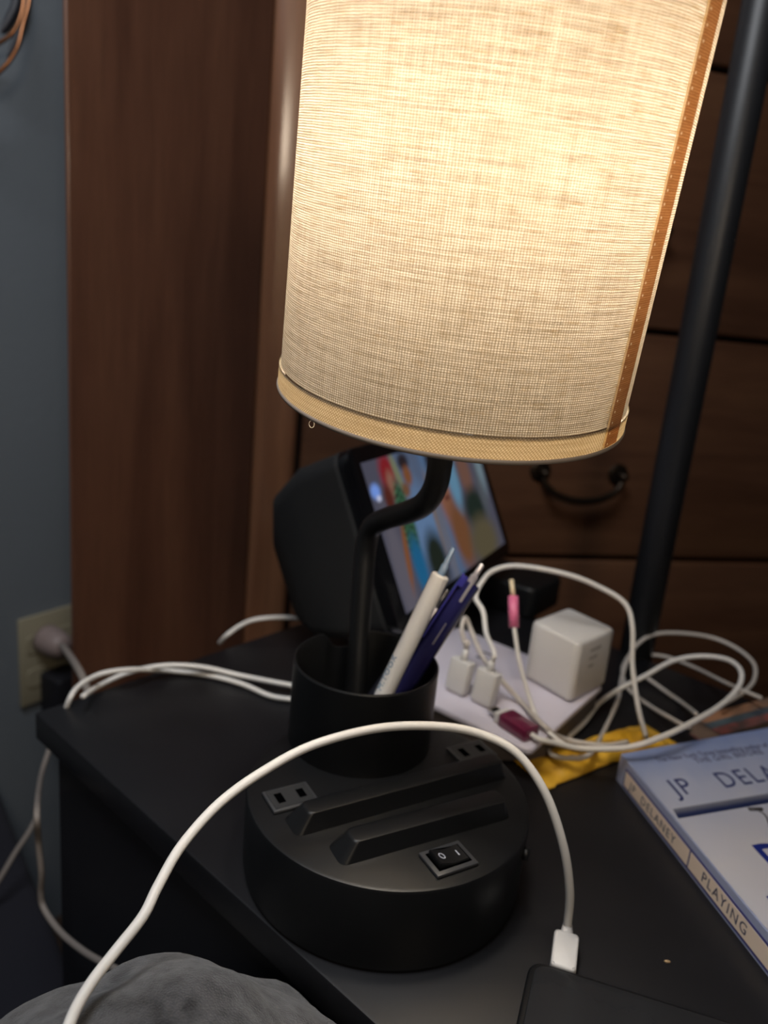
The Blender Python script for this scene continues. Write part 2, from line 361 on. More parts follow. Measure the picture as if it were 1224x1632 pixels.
# shade
def cloth(name, dark, lite, slub, tw, pu=.00115, pv=.00094, diag=False, hole=1.0, dots=None):
    m = bpy.data.materials.new(name); m.use_nodes = True; nt = m.node_tree; nt.nodes.clear()
    N = lambda t: nt.nodes.new(t); Lk = nt.links.new
    def math_(op, a, b=None, c=None):
        n = N('ShaderNodeMath'); n.operation = op
        for i, v in enumerate((a, b, c)):
            if v is None: continue
            if isinstance(v, (int, float)): n.inputs[i].default_value = v
            else: Lk(v, n.inputs[i])
        return n.outputs[0]
    uv = N('ShaderNodeUVMap'); uv.uv_map = 'UVMap'; sep = N('ShaderNodeSeparateXYZ'); Lk(uv.outputs[0], sep.inputs[0])
    U, Vv = sep.outputs[0], sep.outputs[1]
    if diag:
        U, Vv = math_('MULTIPLY', math_('ADD', U, Vv), .707), math_('MULTIPLY', math_('SUBTRACT', U, Vv), .707)
    wn = N('ShaderNodeTexNoise'); wn.inputs['Scale'].default_value = 260; wn.inputs['Detail'].default_value = 2; Lk(uv.outputs[0], wn.inputs['Vector'])
    wob = math_('MULTIPLY', math_('SUBTRACT', wn.outputs['Fac'], .5), .00050)
    U2 = math_('ADD', U, wob); V2_ = math_('ADD', Vv, wob)
    su = math_('MULTIPLY_ADD', math_('COSINE', math_('MULTIPLY', U2, 2*math.pi/pu)), .5, .5)
    sv = math_('MULTIPLY_ADD', math_('COSINE', math_('MULTIPLY', V2_, 2*math.pi/pv)), .5, .5)
    h = math_('MULTIPLY', math_('POWER', su, .55), math_('POWER', sv, .7))
    # thread-to-thread variation
    def nz(sx, sy, det=2):
        mp = N('ShaderNodeMapping'); mp.inputs['Scale'].default_value = (sx, sy, 1); Lk(uv.outputs[0], mp.inputs['Vector'])
        n = N('ShaderNodeTexNoise'); n.inputs['Scale'].default_value = 1; n.inputs['Detail'].default_value = det; Lk(mp.outputs[0], n.inputs['Vector']); return n.outputs['Fac']
    wv = nz(900, 25); hz_ = nz(35, 1000, 1)
    sl_ = nz(120, 1150, 2); big = nz(60, 90, 3)
    slubv = N('ShaderNodeMapRange'); Lk(math_('ADD', math_('MULTIPLY', sl_, .82), math_('MULTIPLY', big, .18)), slubv.inputs[0]); slubv.inputs[1].default_value = .52; slubv.inputs[2].default_value = .68
    var = math_('ADD', math_('MULTIPLY', wv, .5), math_('MULTIPLY', hz_, .9))
    fac = math_('MULTIPLY', math_('MULTIPLY', h, math_('MULTIPLY_ADD', var, 1.9, -.28)), hole)
    fac = math_('MINIMUM', math_('MAXIMUM', fac, 0), 1)
    mix = N('ShaderNodeMix'); mix.data_type = 'RGBA'; mix.inputs['A'].default_value = dark; mix.inputs['B'].default_value = lite; Lk(fac, mix.inputs['Factor'])
    mix2 = N('ShaderNodeMix'); mix2.data_type = 'RGBA'; Lk(mix.outputs['Result'], mix2.inputs['A']); mix2.inputs['B'].default_value = slub
    Lk(math_('MULTIPLY', slubv.outputs[0], .75), mix2.inputs['Factor'])
    if dots is not None:
        du_ = math_('SUBTRACT', U, dots); dv_ = math_('SUBTRACT', math_('MODULO', Vv, .0048), .0024)
        dd = math_('ADD', math_('MULTIPLY', du_, du_), math_('MULTIPLY', dv_, dv_)); on = math_('LESS_THAN', dd, 2.6e-7)
        m3 = N('ShaderNodeMix'); m3.data_type = 'RGBA'; Lk(on, m3.inputs['Factor']); Lk(mix2.outputs['Result'], m3.inputs['A']); m3.inputs['B'].default_value = (1, .95, .85, 1); mix2 = m3
    tr = N('ShaderNodeBsdfTranslucent'); df = N('ShaderNodeBsdfDiffuse'); ms = N('ShaderNodeMixShader'); ms.inputs[0].default_value = tw
    Lk(mix2.outputs['Result'], tr.inputs[0])
    dm = N('ShaderNodeMix'); dm.data_type = 'RGBA'; dm.inputs['A'].default_value = (.48, .38, .24, 1); dm.inputs['B'].default_value = (.90, .85, .76, 1); Lk(fac, dm.inputs['Factor'])
    Lk(dm.outputs['Result'], df.inputs[0])
    bp = N('ShaderNodeBump'); bp.inputs['Strength'].default_value = .35; bp.inputs['Distance'].default_value = .0004; Lk(h, bp.inputs['Height']); Lk(bp.outputs[0], df.inputs['Normal'])
    Lk(df.outputs[0], ms.inputs[1]); Lk(tr.outputs[0], ms.inputs[2]); ou = N('ShaderNodeOutputMaterial'); Lk(ms.outputs[0], ou.inputs[0])
    return m
linen = cloth('linen', (.040, .023, .009, 1), (.58, .49, .37, 1), (.13, .08, .032, 1), .40)
linen_band = cloth('linen_band', (.17, .11, .05, 1), (.52, .40, .22, 1), (.26, .17, .07, 1), .55, diag=True)
SR = .083
def sp(a, s, off=0):
    r = SR*(1-.1834*s)+off
    return SP+SN*s+(e1*math.cos(a)+e2*math.sin(a))*r
def shell(name, a0, a1, s0, s1, off, m, parent, nu, nv, closed=False):
    V = []; F = []; UV = []
    for j in range(nv+1):
        for i in range(nu+1):
            a = a0+(a1-a0)*i/nu; s = s0+(s1-s0)*j/nv
            o2 = off(i/nu, s) if callable(off) else off
            V.append(sp(a, s, o2)); UV.append((a*SR, s))
    for j in range(nv):
        for i in range(nu):
            k = j*(nu+1)+i; F.append((k, k+1, k+nu+2, k+nu+1))
    me = bpy.data.meshes.new(name); me.from_pydata([tuple(v) for v in V], [], F); uvl = me.uv_layers.new(name='UVMap')
    for lp in me.loops: uvl.data[lp.index].uv = UV[lp.vertex_index]
    me.update(); return link(name, me, m, parent, True)
SH = .235
shade = shell('lamp_shade', 0, 2*math.pi, .0097, SH-.0097, 0, linen, lamp, 192, 24)
shell('shade_band', 0, 2*math.pi, 0, .0098, lambda u, s: .0009, linen_band, shade, 192, 3)
shell('shade_band', 0, 2*math.pi, SH-.0098, SH, lambda u, s: .0009, linen_band, shade, 192, 3)
# find seam angle: the point of the lower rim seen at pixel x = 962
def proj(P): d = P-C_; z = d.dot(f_); return CX+FPX*d.dot(R_)/z, CY-FPX*d.dot(U_)/z
best = min((abs(proj(sp(a, .01))[0]-966)+(100 if (sp(a, .01)-C_).length > (SP-C_).length+.0 else 0), a) for a in np.linspace(0, 2*math.pi, 3000))[1]
dirn = 1 if proj(sp(best+.02, .01))[0] > proj(sp(best, .01))[0] else -1
linen_seam = cloth('linen_seam', (.34, .15, .055, 1), (.62, .32, .14, 1), (.35, .15, .05, 1), .85, dots=(best+dirn*.028)*SR)
linen_hem = cloth('linen_hem', (.9, .72, .48, 1), (1, .92, .72, 1), (.8, .6, .3, 1), .9)
shell('shade_seam', best, best+dirn*.155, .001, SH, .0012, linen_seam, shade, 8, 24)
shell('seam_hem', best-dirn*.024, best, .001, SH, lambda u, s: .0013, linen_hem, shade, 3, 24)
edge_m = mat('band_edge_cloth', (.34, .28, .23, 1), .9, bump=(2500, .5, .0003))
for s in (-.0006, SH):
    ring = [sp(a, s, .0002) for a in np.linspace(0, 2*math.pi, 161)]
    tube('shade_rim', ring, .0013, edge_m, shade, 8, 1, False)
for q in range(3): tube('shade_spider', [sp(q*2.094, .231, -.001), SP+SN*.222, SP+SN*.205], .0012, metal, shade, 8, 1, False)
tube('harp', [SP+SN*.073+e1*.016, SP+SN*.09+e1*.040, SP+SN*.15+e1*.044, SP+SN*.205+e1*.012, SP+SN*.207, SP+SN*.205-e1*.012, SP+SN*.15-e1*.044, SP+SN*.09-e1*.040, SP+SN*.073-e1*.016], .0011, metal, shade, 6, 4)
# loose threads curling off the rim
thr = mat('loose_thread', (.55, .48, .38, 1), .8)
for px, py in ((497, 676), (584, 699)):
    c = at(px, py, .345 if px < 540 else .335); P = [c+(R_*math.cos(t)*.0016*(1-t/18)+U_*math.sin(t)*.0016) for t in np.linspace(.6, 7.2, 14)]
    P = [c+U_*.0050-f_*-.002]+P if px < 540 else [c+U_*.004-R_*.003]+P
    tube('loose_thread', P, .00016, thr, shade, 5, 2)

# ------------------------------------------------------------------ pens in the cup
def pen(name, label, bx, tx, length, r, dz, m_body, m_tip, grp=None, clip=None, zb=.0565, plr=.0021, pll=.018, side=None):
    B = onz(bx[0], bx[1], zb+.004); rr = ray(*tx)
    # depth along the top pixel ray at which the pen has its real length
    Tt = C_+rr*((B-C_).dot(f_)-dz); length = (Tt-B).length; ax = (Tt-B).normalized()
    x = ax.cross(f_).normalized(); y = ax.cross(x)      # y points toward the viewer side or away
    if y.dot(f_) > 0: y = -y; x = -x
    t = thing(name, label, 'pen', B, 'pens in the lamp cup')
    Mx = fr(B, x, y, ax)
    Lb = length-pll
    lathe('barrel', [(0, .0), (.0012, .0), (.0022, .006), (r*.85, .016), (r, .022), (r, Lb-.001), (r-.0008, Lb), (0, Lb)], Mx, m_body, t, 28)
    lathe('plunger', [(plr*1.15, Lb-.001), (plr*1.1, Lb+pll*.35), (plr*.8, Lb+pll*.4), (plr*.72, length-.001), (plr*.5, length), (0, length)], Mx, m_tip, t, 20)
    return t, Mx, Lb, x, y, ax
near = lambda d: d < .47
pen_white = mat('white_pen_plastic', (.82, .84, .88, 1), .28)
pen_blue = mat('pale_blue_plunger', (.20, .30, .46, 1), .25, coat=.4)
navy = mat('navy_pen_plastic', (.018, .018, .095, 1), .2, coat=.6)
navy2 = mat('blue_clip_plastic', (.040, .040, .27, 1), .2, coat=.6)
silver = mat('silver_pen_part', (.62, .60, .66, 1), .25, .6)
blk = mat('clear_black_pen_plastic', (.012, .013, .022, 1), .15, coat=.7)
inkb = mat('pale_blue_print', (.03, .18, .38, 1), .5)
t, Mx, Lb, x, y, ax = pen('pen', 'white retractable pen with pale blue plunger and blue lettering', (575, 1184), (723, 873), .145, .0056, .012, pen_white, pen_blue)
s_ang = math.radians(-48)
def bent_text(s, size, zpos, ang, parent, m, r):
    c = bpy.data.curves.new('t', 'FONT'); c.body = s; c.size = size; c.extrude = .0001; c.resolution_u = 2; c.align_y = 'CENTER'; c.space_character = 1.1
    o = bpy.data.objects.new('t', c); COL.objects.link(o)
    me = bpy.data.meshes.new_from_object(o.evaluated_get(bpy.context.evaluated_depsgraph_get())); bpy.data.objects.remove(o)
    me.materials.clear()
    for v in me.vertices:
        a = ang+v.co.y/r; rr2 = r+.00012+v.co.z
        v.co = Mx @ Vector((rr2*math.sin(a), rr2*math.cos(a), zpos+v.co.x))
    return link('lettering', me, m, parent)
bent_text('MITOOK', .0056, .036, .88, t, inkb, .0056)
# navy pen with clip
t, Mx, Lb, x, y, ax = pen('pen', 'navy blue retractable pen with bright clip, rightmost in the cup', (607, 1150), (769, 899), .142, .0068, .004, navy, silver, plr=.0024, pll=.014)
cl = prism('clip', rrect(-.0022, .0022, Lb-.046, Lb+.003, .0018), 0, .0012, navy2, t, .0004, 2, M=Mx @ fr((.0070, .0045, 0), (0, 1, 0), (0, 0, 1), (1, 0, 0)))
prism('clip_bridge', rect(-.0022, .0022, Lb-.006, Lb+.002), -.0035, .0002, navy2, t, .0004, 1, M=Mx @ fr((.0070, .0045, 0), (0, 1, 0), (0, 0, 1), (1, 0, 0)))
prism('window_strip', rrect(-.0010, .0010, Lb-.014, Lb+.001, .0009), .0065, .0072, silver, t, .0002, 1, M=Mx @ fr((0, 0, 0), (1, 0, 0), (0, 0, 1), (0, 1, 0)))
prism('clip_glint', rrect(-.00035, .00035, Lb-.046, Lb-.030, .0003), .0066, .0070, silver, t, M=Mx @ fr((0, 0, 0), (1, 0, 0), (0, 0, 1), (0, 1, 0)))  # thin silver strip painting the long highlight on the clip
# black pen between them
t, Mx, Lb, x, y, ax = pen('pen', 'black pen with slim silver clip, wedged between white and navy pens', (562, 1160), (714, 940), .124, .0045, -.012, blk, blk, plr=.0022, pll=.008)
prism('clip', rrect(-.0009, .0009, Lb-.032, Lb-.006, .0008), .0046, .0056, silver, t, .0003, 1, M=Mx @ fr((0, 0, 0), (1, 0, 0), (0, 0, 1), (0, 1, 0)))

# ------------------------------------------------------------------ smart display
DB = Vector((.026, .592, .076)); da = V2(64.6); dn = V2(64.6-90); tl = math.radians(24.8)
du = -dn*math.sin(tl)+Vector((0, 0, math.cos(tl))); do = da.cross(du).normalized()
if do.dot(dn) < 0: do = -do
SW, SHH, MG = .26, .13, .014
disp = thing('smart_display', 'black smart display showing a colourful photo behind the lamp neck', 'smart display', (.02, .70, 0))
Md = fr(DB, da, du, do)
prism('bezel', rrect(-MG-.004, SW+MG, -MG, SHH+MG, .014, 6), -.011, 0, bezel, disp, .0015, 2, M=Md)
# wedge shaped body behind the face: rings shrinking backwards
V = []; F = []
rings = [(0, 0, 0, 0, 0, -.0115), (.001, .001, .001, .001, 0, -.016), (.002, .002, .002, .003, 0, -.055), (.010, .010, .006, .018, 0, -.092), (.028, .028, .014, .045, 0, -.117), (.06, .06, .04, .07, 0, -.125)]
K = None
for a, b, c, d_, _, zz in rings:
    P = rrect(-MG-.004+a, SW+MG-b, -MG+c, SHH+MG-d_, .014+.25*min(a, .04), 6); K = len(P)
    for p in P: V.append(Md @ Vector((p[0], p[1], zz)))
for r in range(len(rings)-1):
    for i in range(K): F.append((r*K+i, r*K+(i+1) % K, (r+1)*K+(i+1) % K, (r+1)*K+i))
F.append(tuple(range(K))); F.append(tuple((len(rings)-1)*K+i for i in range(K)))
mesh('speaker_body', V, F, blackfab, disp, True)
ft = DB+da*.13-dn*.075; 
lathe('foot', [(0, .0005), (.050, .0005), (.052, .003), (.050, .008), (.026, .014), (.022, .05), (0, .05)], T((ft.x, ft.y, 0)), plas, disp, 48)
# photograph on the screen: colour patches in a colour attribute
NX, NY = 150, 76
gx, gy = np.meshgrid(np.linspace(0, 1, NX+1), np.linspace(0, 1, NY+1))
def lin(c): return np.array(srgb(*c)[:3])
img = np.zeros((NY+1, NX+1, 3))+lin((84, 84, 100))
def blob(cx, cy, rx, ry, c, rot=0, soft=.7, tex=0):
    global img
    dx, dy = gx-cx, (gy-cy); cs, sn = math.cos(rot), math.sin(rot)
    q = np.sqrt(((dx*cs+dy*sn)/rx)**2+((-dx*sn+dy*cs)/ry)**2)
    a = np.clip((1-q)/soft+.5, 0, 1)[..., None]
    col = lin(c)
    if tex: 
        p = (np.sin(gx*tex)*np.sin(gy*tex*.8+2*np.sin(gx*40)) > 0)[..., None]; col = np.where(p, col*.3, col*1.6)
    img = img*(1-a)+col*a
blob(.52, .75, .13, .9, (88, 118, 156)); blob(.26, .85, .13, .22, (92, 108, 136)); blob(.30, .45, .12, .30, (106, 136, 176))
blob(.06, .22, .05, .45, (104, 100, 112)); blob(.04, .80, .03, .05, (130, 170, 255)); blob(.05, .75, .015, .02, (220, 225, 255))
blob(.155, .88, .055, .15, (140, 32, 40)); blob(.16, .80, .030, .10, (150, 104, 88)); blob(.115, .72, .03, .10, (90, 40, 30))
blob(.22, .86, .02, .16, (126, 132, 104), .1); blob(.285, .93, .04, .06, (40, 34, 40)); blob(.29, .83, .03, .07, (134, 84, 50)); blob(.25, .74, .03, .05, (120, 84, 60))
blob(.19, .52, .05, .30, (52, 90, 66), 0, .3, 150); blob(.19, .22, .045, .20, (28, 104, 150)); blob(.12, .33, .016, .22, (140, 86, 50), -.12)
blob(.33, .20, .075, .20, (30, 40, 32)); blob(.42, .48, .018, .30, (140, 112, 84)); blob(.45, .30, .035, .45, (110, 114, 130))
blob(.51, .86, .05, .16, (30, 26, 28)); blob(.545, .62, .062, .27, (146, 98, 78)); blob(.54, .81, .04, .08, (176, 140, 136)); blob(.535, .70, .048, .035, (20, 18, 22))
blob(.56, .57, .026, .02, (90, 40, 40)); blob(.60, .26, .085, .28, (122, 80, 52)); blob(.66, .70, .05, .25, (104, 150, 180))
blob(.79, .70, .06, .20, (120, 86, 74)); blob(.80, .92, .08, .07, (90, 96, 100)); blob(.80, .40, .11, .16, (28, 44, 38)); blob(.80, .12, .14, .20, (96, 88, 66)); blob(.92, .5, .04, .2, (86, 92, 100)); blob(.96, .8, .04, .3, (120, 140, 150))
V = [Md @ Vector((x_*SW, y_*SHH, .0004)) for y_ in np.linspace(0, 1, NY+1) for x_ in np.linspace(0, 1, NX+1)]
F = [(j*(NX+1)+i, j*(NX+1)+i+1, (j+1)*(NX+1)+i+1, (j+1)*(NX+1)+i) for j in range(NY) for i in range(NX)]
scr_m = bpy.data.materials.new('screen_photo'); scr_m.use_nodes = True; nt = scr_m.node_tree; b = nt.nodes['Principled BSDF']
at_ = nt.nodes.new('ShaderNodeAttribute'); at_.attribute_name = 'photo'
b.inputs['Base Color'].default_value = (.01, .01, .01, 1); b.inputs['Roughness'].default_value = .2
nt.links.new(at_.outputs['Color'], b.inputs['Emission Color']); b.inputs['Emission Strength'].default_value = .62
sm = mesh('screen', V, F, scr_m, disp)
ca = sm.data.color_attributes.new('photo', 'FLOAT_COLOR', 'POINT')
ca.data.foreach_set('color', np.concatenate([img.reshape(-1, 3), np.ones(((NX+1)*(NY+1), 1))], 1).astype(np.float32).ravel())
# dark adapter brick right of the display
bk = onz(818, 985, 0); 
br = thing('power_adapter', 'flat black power brick behind the pens and pink connector', 'adapter', (bk.x, bk.y, 0))
Mb = fr((bk.x, bk.y+.045, 0), V2(-36), V2(54), (0, 0, 1))
prism('housing', rrect(-.055, .045, -.03, .045, .012), .0005, .036, plas, br, .004, 3, M=Mb)

# ------------------------------------------------------------------ power block with adapters
pu_ = V2(55); pv_ = V2(141.5); PF = Vector((.118, .478, 0)); PZ = .03
def pp(a, b, z=0): p = PF+pu_*a+pv_*b; return Vector((p.x, p.y, z))
pb = thing('power_strip', 'white multi-outlet power block holding chargers behind the lamp', 'power strip', pp(.07, .07))
bm = bmesh.new()
Mp = fr(PF, pu_, pv_, (0, 0, 1))
shade_taupe = mat('shaded_block_side', (.085, .070, .065, 1), .55)  # dark tone puts the shadow on the white block's sides into the colour
hs = prism('housing', [(.040, .003), (.138, .003), (.138, .148), (.004, .148), (.004, .040)], .001, PZ-.005, shade_taupe, pb, .0015, 2, M=Mp)
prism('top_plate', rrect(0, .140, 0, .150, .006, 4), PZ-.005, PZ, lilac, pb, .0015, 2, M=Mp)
for a, b in ((.035, .085), (.105, .10), (.105, .045)):
    for s in (-1, 1): prism('outlet_slot', rect(a+s*.0064-.001, a+s*.0064+.001, b-.004, b+.004), PZ-.0002, PZ+.0003, plas_in, pb, M=Mp)
prism('reset_button', rect(.010, .022, .122, .128), PZ-.0004, PZ+.002, plas_g, pb, .0004, 1, M=Mp)
c = onz(905, 1095, PZ+.003)
cubeF = onz(908, 1118, PZ+.003); ca_, cb_ = V2(46), V2(128)
cube = thing('wall_charger', 'large white cube charger plugged into the power block', 'charger', (cubeF.x, cubeF.y, PZ))
Mc = fr((cubeF.x, cubeF.y, 0), ca_, cb_, (0, 0, 1))
prism('housing', rrect(0, .056, 0, .050, .005, 4), PZ+.0015, PZ+.052, white, cube, .003, 3, M=Mc)
pr = mat('grey_print', (.36, .35, .34, 1), .5)
for k in range(3):
    prism('printed_mark', rect(.020, .036-k*.004, .040-k*.007, .0425-k*.007), 0, .0001, pr, cube, M=fr((cubeF.x, cubeF.y, PZ), ca_, (0, 0, 1), Vector((ca_.y, -ca_.x, 0))))
for s in (-1, 1):
    prism('prong', rect(.028+s*.006-.0008, .028+s*.006+.0008, .022, .028), PZ-.002, PZ+.002, metal, cube, M=Mc)

def usb_plug(bpx, lean, label, cable_pts, wid=.0185):
    b = onz(*bpx, PZ); t = thing('charging_cable', label, 'cable', b, 'white charging cables in the power block')
    up = (Vector((0, 0, 1))+lean).normalized(); x = pv_; y = up.cross(x).normalized(); x = y.cross(up)
    M = fr(b, x, y, up)
    prism('plug_shell', rect(-wid*.38, wid*.38, -.0022, .0022), .0, .004, metal, t, M=M)
    prism('plug', rrect(-wid/2, wid/2, -.0052, .0052, .002, 3), .0025, .028, white, t, .0008, 2, M=M)
    tube('strain_relief', [M @ Vector((0, 0, .027)), M @ Vector((0, 0, .037))], lambda q: .0032-.0008*q, white, t, 12, 2)
    top = M @ Vector((0, 0, .036))
    tube('cord', [top, M @ Vector((0, 0, .043))]+cable_pts, .0020, whitec if bpx[0] > 750 else greyc, t, 10, 8)
    return t
usb_plug((768, 1122), Vector((.10, .05, 0)), 'white charging cable with square plug arching high over the power block',
         [at(775, 1010, .615), at(770, 975, .625), at(758, 952, .635), at(768, 928, .64), at(787, 909, .64), at(827, 902, .635), at(902, 915, .62), at(956, 936, .61), at(996, 962, .60), at(1008, 1000, .592), at(1008, 1060, .590), at(1017, 1127, .586), onz(1030, 1176, .020)])
usb_plug((727, 1104), Vector((.10, .08, 0)), 'white charging cable in the power block slot nearest the pen cup',
         [at(742, 1030, .63), at(736, 1002, .635), at(742, 985, .64), at(752, 1008, .64), at(770, 1048, .615), at(800, 1085, .60), onz(830, 1118, .034), onz(868, 1158, .036), onz(900, 1178, .020), onz(960, 1188, .022), onz(1000, 1183, .022)])
# pink sleeved cable standing up
pk = thing('audio_cable', 'thin white cable with pink sleeve standing up before the charger', 'cable', onz(850, 1140, PZ))
pc = [onz(905, 1190, .027), onz(880, 1172, .032), onz(857, 1146, .0335), at(843, 1110, .583), at(828, 1055, .588), at(820, 1005, .592), at(819, 992, .594)]
tube('cord', pc, .0017, whitec, pk, 10, 8)
tube('sleeve', [at(819, 1000, .594), at(818, 950, .60)], .0040, pink, pk, 14, 1, False)
tube('connector_tip', [at(818, 950, .60), at(815, 924, .604)], .0019, gold, pk, 12, 1, False)
# burgundy lightning cable: connector lying on the block, long loops to the right
lz = PZ+.005
lc = thing('phone_cable', 'white cable with burgundy taped connector and looped cord', 'cable', onz(810, 1140, PZ))
cA, cB = onz(783, 1129, lz), onz(850, 1172, lz)
ax = (cB-cA).normalized(); ay = Vector((-ax.y, ax.x, 0)); Ml = fr(cA, ax, ay, (0, 0, 1)); LL = (cB-cA).length
prism('connector_tip', rrect(0, .009, -.0044, .0044, .001, 3), -.0012, .0012, metal, lc, .0003, 1, M=Ml)
for k in range(4): prism('contact', rect(.002, .006, -.0032+k*.0018, -.0020+k*.0018), .0012, .0014, plas_in, lc, M=Ml)
prism('collar', rrect(.0088, .014, -.0068, .0068, .001, 3), -.0036, .0036, white, lc, .0006, 2, M=Ml)
prism('taped_grip', rrect(.014, LL-.001, -.0078, .0078, .0022, 3), -.0046, .0050, burg, lc, .0012, 2, M=Ml)
loop1 = [cB-ax*.004, cB+ax*.006, onz(885, 1184, .031), onz(930, 1193, .028), onz(1000, 1191, .034), onz(1058, 1173, .040), onz(1107, 1149, .042), onz(1151, 1122, .045), onz(1178, 1093, .05), onz(1180, 1068, .055), onz(1158, 1051, .055), onz(1115, 1046, .05), onz(1071, 1054, .042), onz(1027, 1078, .030), onz(991, 1096, .018), onz(955, 1120, .008), onz(932, 1150, .0045), onz(905, 1175, .0045)]
tube('cord', loop1, .0021, whitec, lc, 10, 8)
lc2 = thing('charging_cable', 'greyish white cable coiled behind, its outer loop before the pole', 'cable', onz(1080, 1060))
tube('cord', [onz(870, 1185, .006), onz(880, 1203, .013), onz(907, 1208, .0165), onz(940, 1202, .0165), onz(965, 1160, .004), onz(985, 1115, .003), onz(990, 1085, .003), onz(1000, 1052, .010), onz(1015, 1028, .018), onz(1040, 1012, .026), onz(1080, 1009, .028), onz(1133, 1016, .026), onz(1173, 1033, .024), onz(1200, 1056, .022), onz(1203, 1080, .022), onz(1188, 1101, .024), onz(1150, 1124, .026)], .0019, greyc, lc2, 9, 8)
lc3 = thing('charging_cable', 'greyish white cable running straight under the loops toward the yellow wrapper', 'cable', onz(1040, 1100))
tube('cord', [onz(1000, 1048, .003), onz(992, 1068, .003), onz(1000, 1096, .003), onz(1031, 1122, .004), onz(1078, 1150, .013), onz(1100, 1160, .016)], .0018, greyc, lc3, 9, 8)
tube('cord', [onz(1018, 1042, .003), onz(1062, 1047, .003), onz(1107, 1064, .006), onz(1160, 1090, .024), onz(1214, 1113, .027)], .0017, greyc, lc3, 9, 8)
tube('cord', [onz(1025, 1076, .0045), onz(1058, 1100, .003), onz(1085, 1119, .004), onz(1110, 1138, .022)], .0018, greyc, lc3, 9, 8)

# ------------------------------------------------------------------ yellow wrapper
yel = mat('yellow_foil_wrapper', (.72, .40, .03, 1), .42, bump=(120, .3, .0015), vary=(45, (.55, .29, .015, 1), (.80, .47, .05, 1)), coat=.1)
ya, yb = onz(846, 1237, 0), onz(1052, 1172, 0); yd = (yb-ya).normalized(); yn = Vector((-yd.y, yd.x, 0)); yl = (yb-ya).length
V = []; F = []; nu, nv = 64, 18
for sgn in (1, -1):
    for i in range(nu+1):
        u = i/nu; wdt = .0165+.0015*math.sin(u*9)+.002*(u < .05)
        env = min(1, max(0, (u-.05)/.18))*min(1, max(0, (.96-u)/.12))
        for j in range(nv+1):
            v = j/nv*2-1
            h = .0008+env*(.0042*(1-v*v)**.6*(1+.16*math.sin(u*19+v*3)+.12*math.sin(u*33-v*5)))
            zig = .0012*((j % 2)-.5) if i in (0, nu) else 0
            p = ya+yd*(u*yl+zig)+yn*(v*wdt+.002*math.sin(u*5))
            z = h*2.1 if sgn > 0 else .0006
            V.append((p.x, p.y, max(z, .0007)+(.0003*(1+math.sin(u*60+v*2)) if sgn > 0 else 0)))
    b0 = 0 if sgn > 0 else (nu+1)*(nv+1)
    for i in range(nu):
        for j in range(nv):
            k = b0+i*(nv+1)+j; F.append((k, k+nv+1, k+nv+2, k+1))
n0 = (nu+1)*(nv+1)
for i in range(nu):
    for j in (0, nv): k = i*(nv+1)+j; F.append((k, k+nv+1, k+nv+1+n0, k+n0))
for j in range(nv):
    for i in (0, nu): k = i*(nv+1)+j; F.append((k, k+1, k+1+n0, k+n0))
tag(mesh('snack_wrapper', V, F, yel, None, True), 'crumpled yellow snack wrapper lying behind the blue book', 'wrapper')

# ------------------------------------------------------------------ books
BT = .022
A = onz(991, 1201, BT); Bv = (onz(1224, 1483, BT)-A).normalized(); Bu = (onz(1224, 1160, BT)-A).normalized(); 
A.z = 0; BW, BL_ = .150, .235
book = thing('book', 'pale blue paperback reading JP DELANEY with cream spine panel, nearest book', 'book', (A.x, A.y, 0), 'paperbacks on the nightstand')
# pale cover with a blue cast at the head
cov = bpy.data.materials.new('blue_white_cover'); cov.use_nodes = True; nt = cov.node_tree; b = nt.nodes['Principled BSDF']; b.inputs['Roughness'].default_value = .28; b.inputs['Coat Weight'].default_value = .3
uvn = nt.nodes.new('ShaderNodeUVMap'); sp_ = nt.nodes.new('ShaderNodeSeparateXYZ'); nt.links.new(uvn.outputs[0], sp_.inputs[0])
nz_ = nt.nodes.new('ShaderNodeTexNoise'); nz_.inputs['Scale'].default_value = 5; nt.links.new(uvn.outputs[0], nz_.inputs['Vector'])
ad = nt.nodes.new('ShaderNodeMath'); ad.operation = 'MULTIPLY_ADD'; ad.inputs[1].default_value = .25; nt.links.new(nz_.outputs['Fac'], ad.inputs[0]); nt.links.new(sp_.outputs[1], ad.inputs[2])
rp = nt.nodes.new('ShaderNodeValToRGB'); e = rp.color_ramp.elements; e[0].position = .10; e[0].color = (.20, .27, .50, 1); e[1].position = .62; e[1].color = (.50, .50, .55, 1); k = e.new(.32); k.color = (.38, .42, .56, 1)
nt.links.new(ad.outputs[0], rp.inputs[0]); nt.links.new(rp.outputs[0], b.inputs['Base Color'])
def bp(u, v, z): return A+Bu*u+Bv*v+Vector((0, 0, z))
def slab(name, u0, u1, v0, v1, z0, z1, m, parent, bev=0):
    bm = bmesh.new(); vs = [bm.verts.new(bp(u, v, z)) for z in (z0, z1) for u, v in ((u0, v0), (u1, v0), (u1, v1), (u0, v1))]
    for q in ((0, 1, 2, 3), (4, 5, 6, 7), (0, 1, 5, 4), (1, 2, 6, 5), (2, 3, 7, 6), (3, 0, 4, 7)): bm.faces.new([vs[i] for i in q])
    bmesh.ops.recalc_face_normals(bm, faces=bm.faces)
    if bev: bmesh.ops.bevel(bm, geom=list(bm.edges), offset=bev, segments=2, affect='EDGES')
    uvl = bm.loops.layers.uv.new('UVMap')
    Mi = Matrix(((Bu.x, Bv.x), (Bu.y, Bv.y))).inverted()
    for fc in bm.faces:
        for lp in fc.loops:
            d = lp.vert.co-A; q = Mi @ Vector((d.x, d.y)); lp[uvl].uv = (q.x/BW, q.y/BL_)
    return bmobj(name, bm, m, parent, bool(bev), 40 if bev else None)
paper = mat('page_edges', (.42, .37, .29, 1), .9, vary=(300, (.34, .3, .23, 1), (.48, .43, .34, 1), (1, 1, 8)))
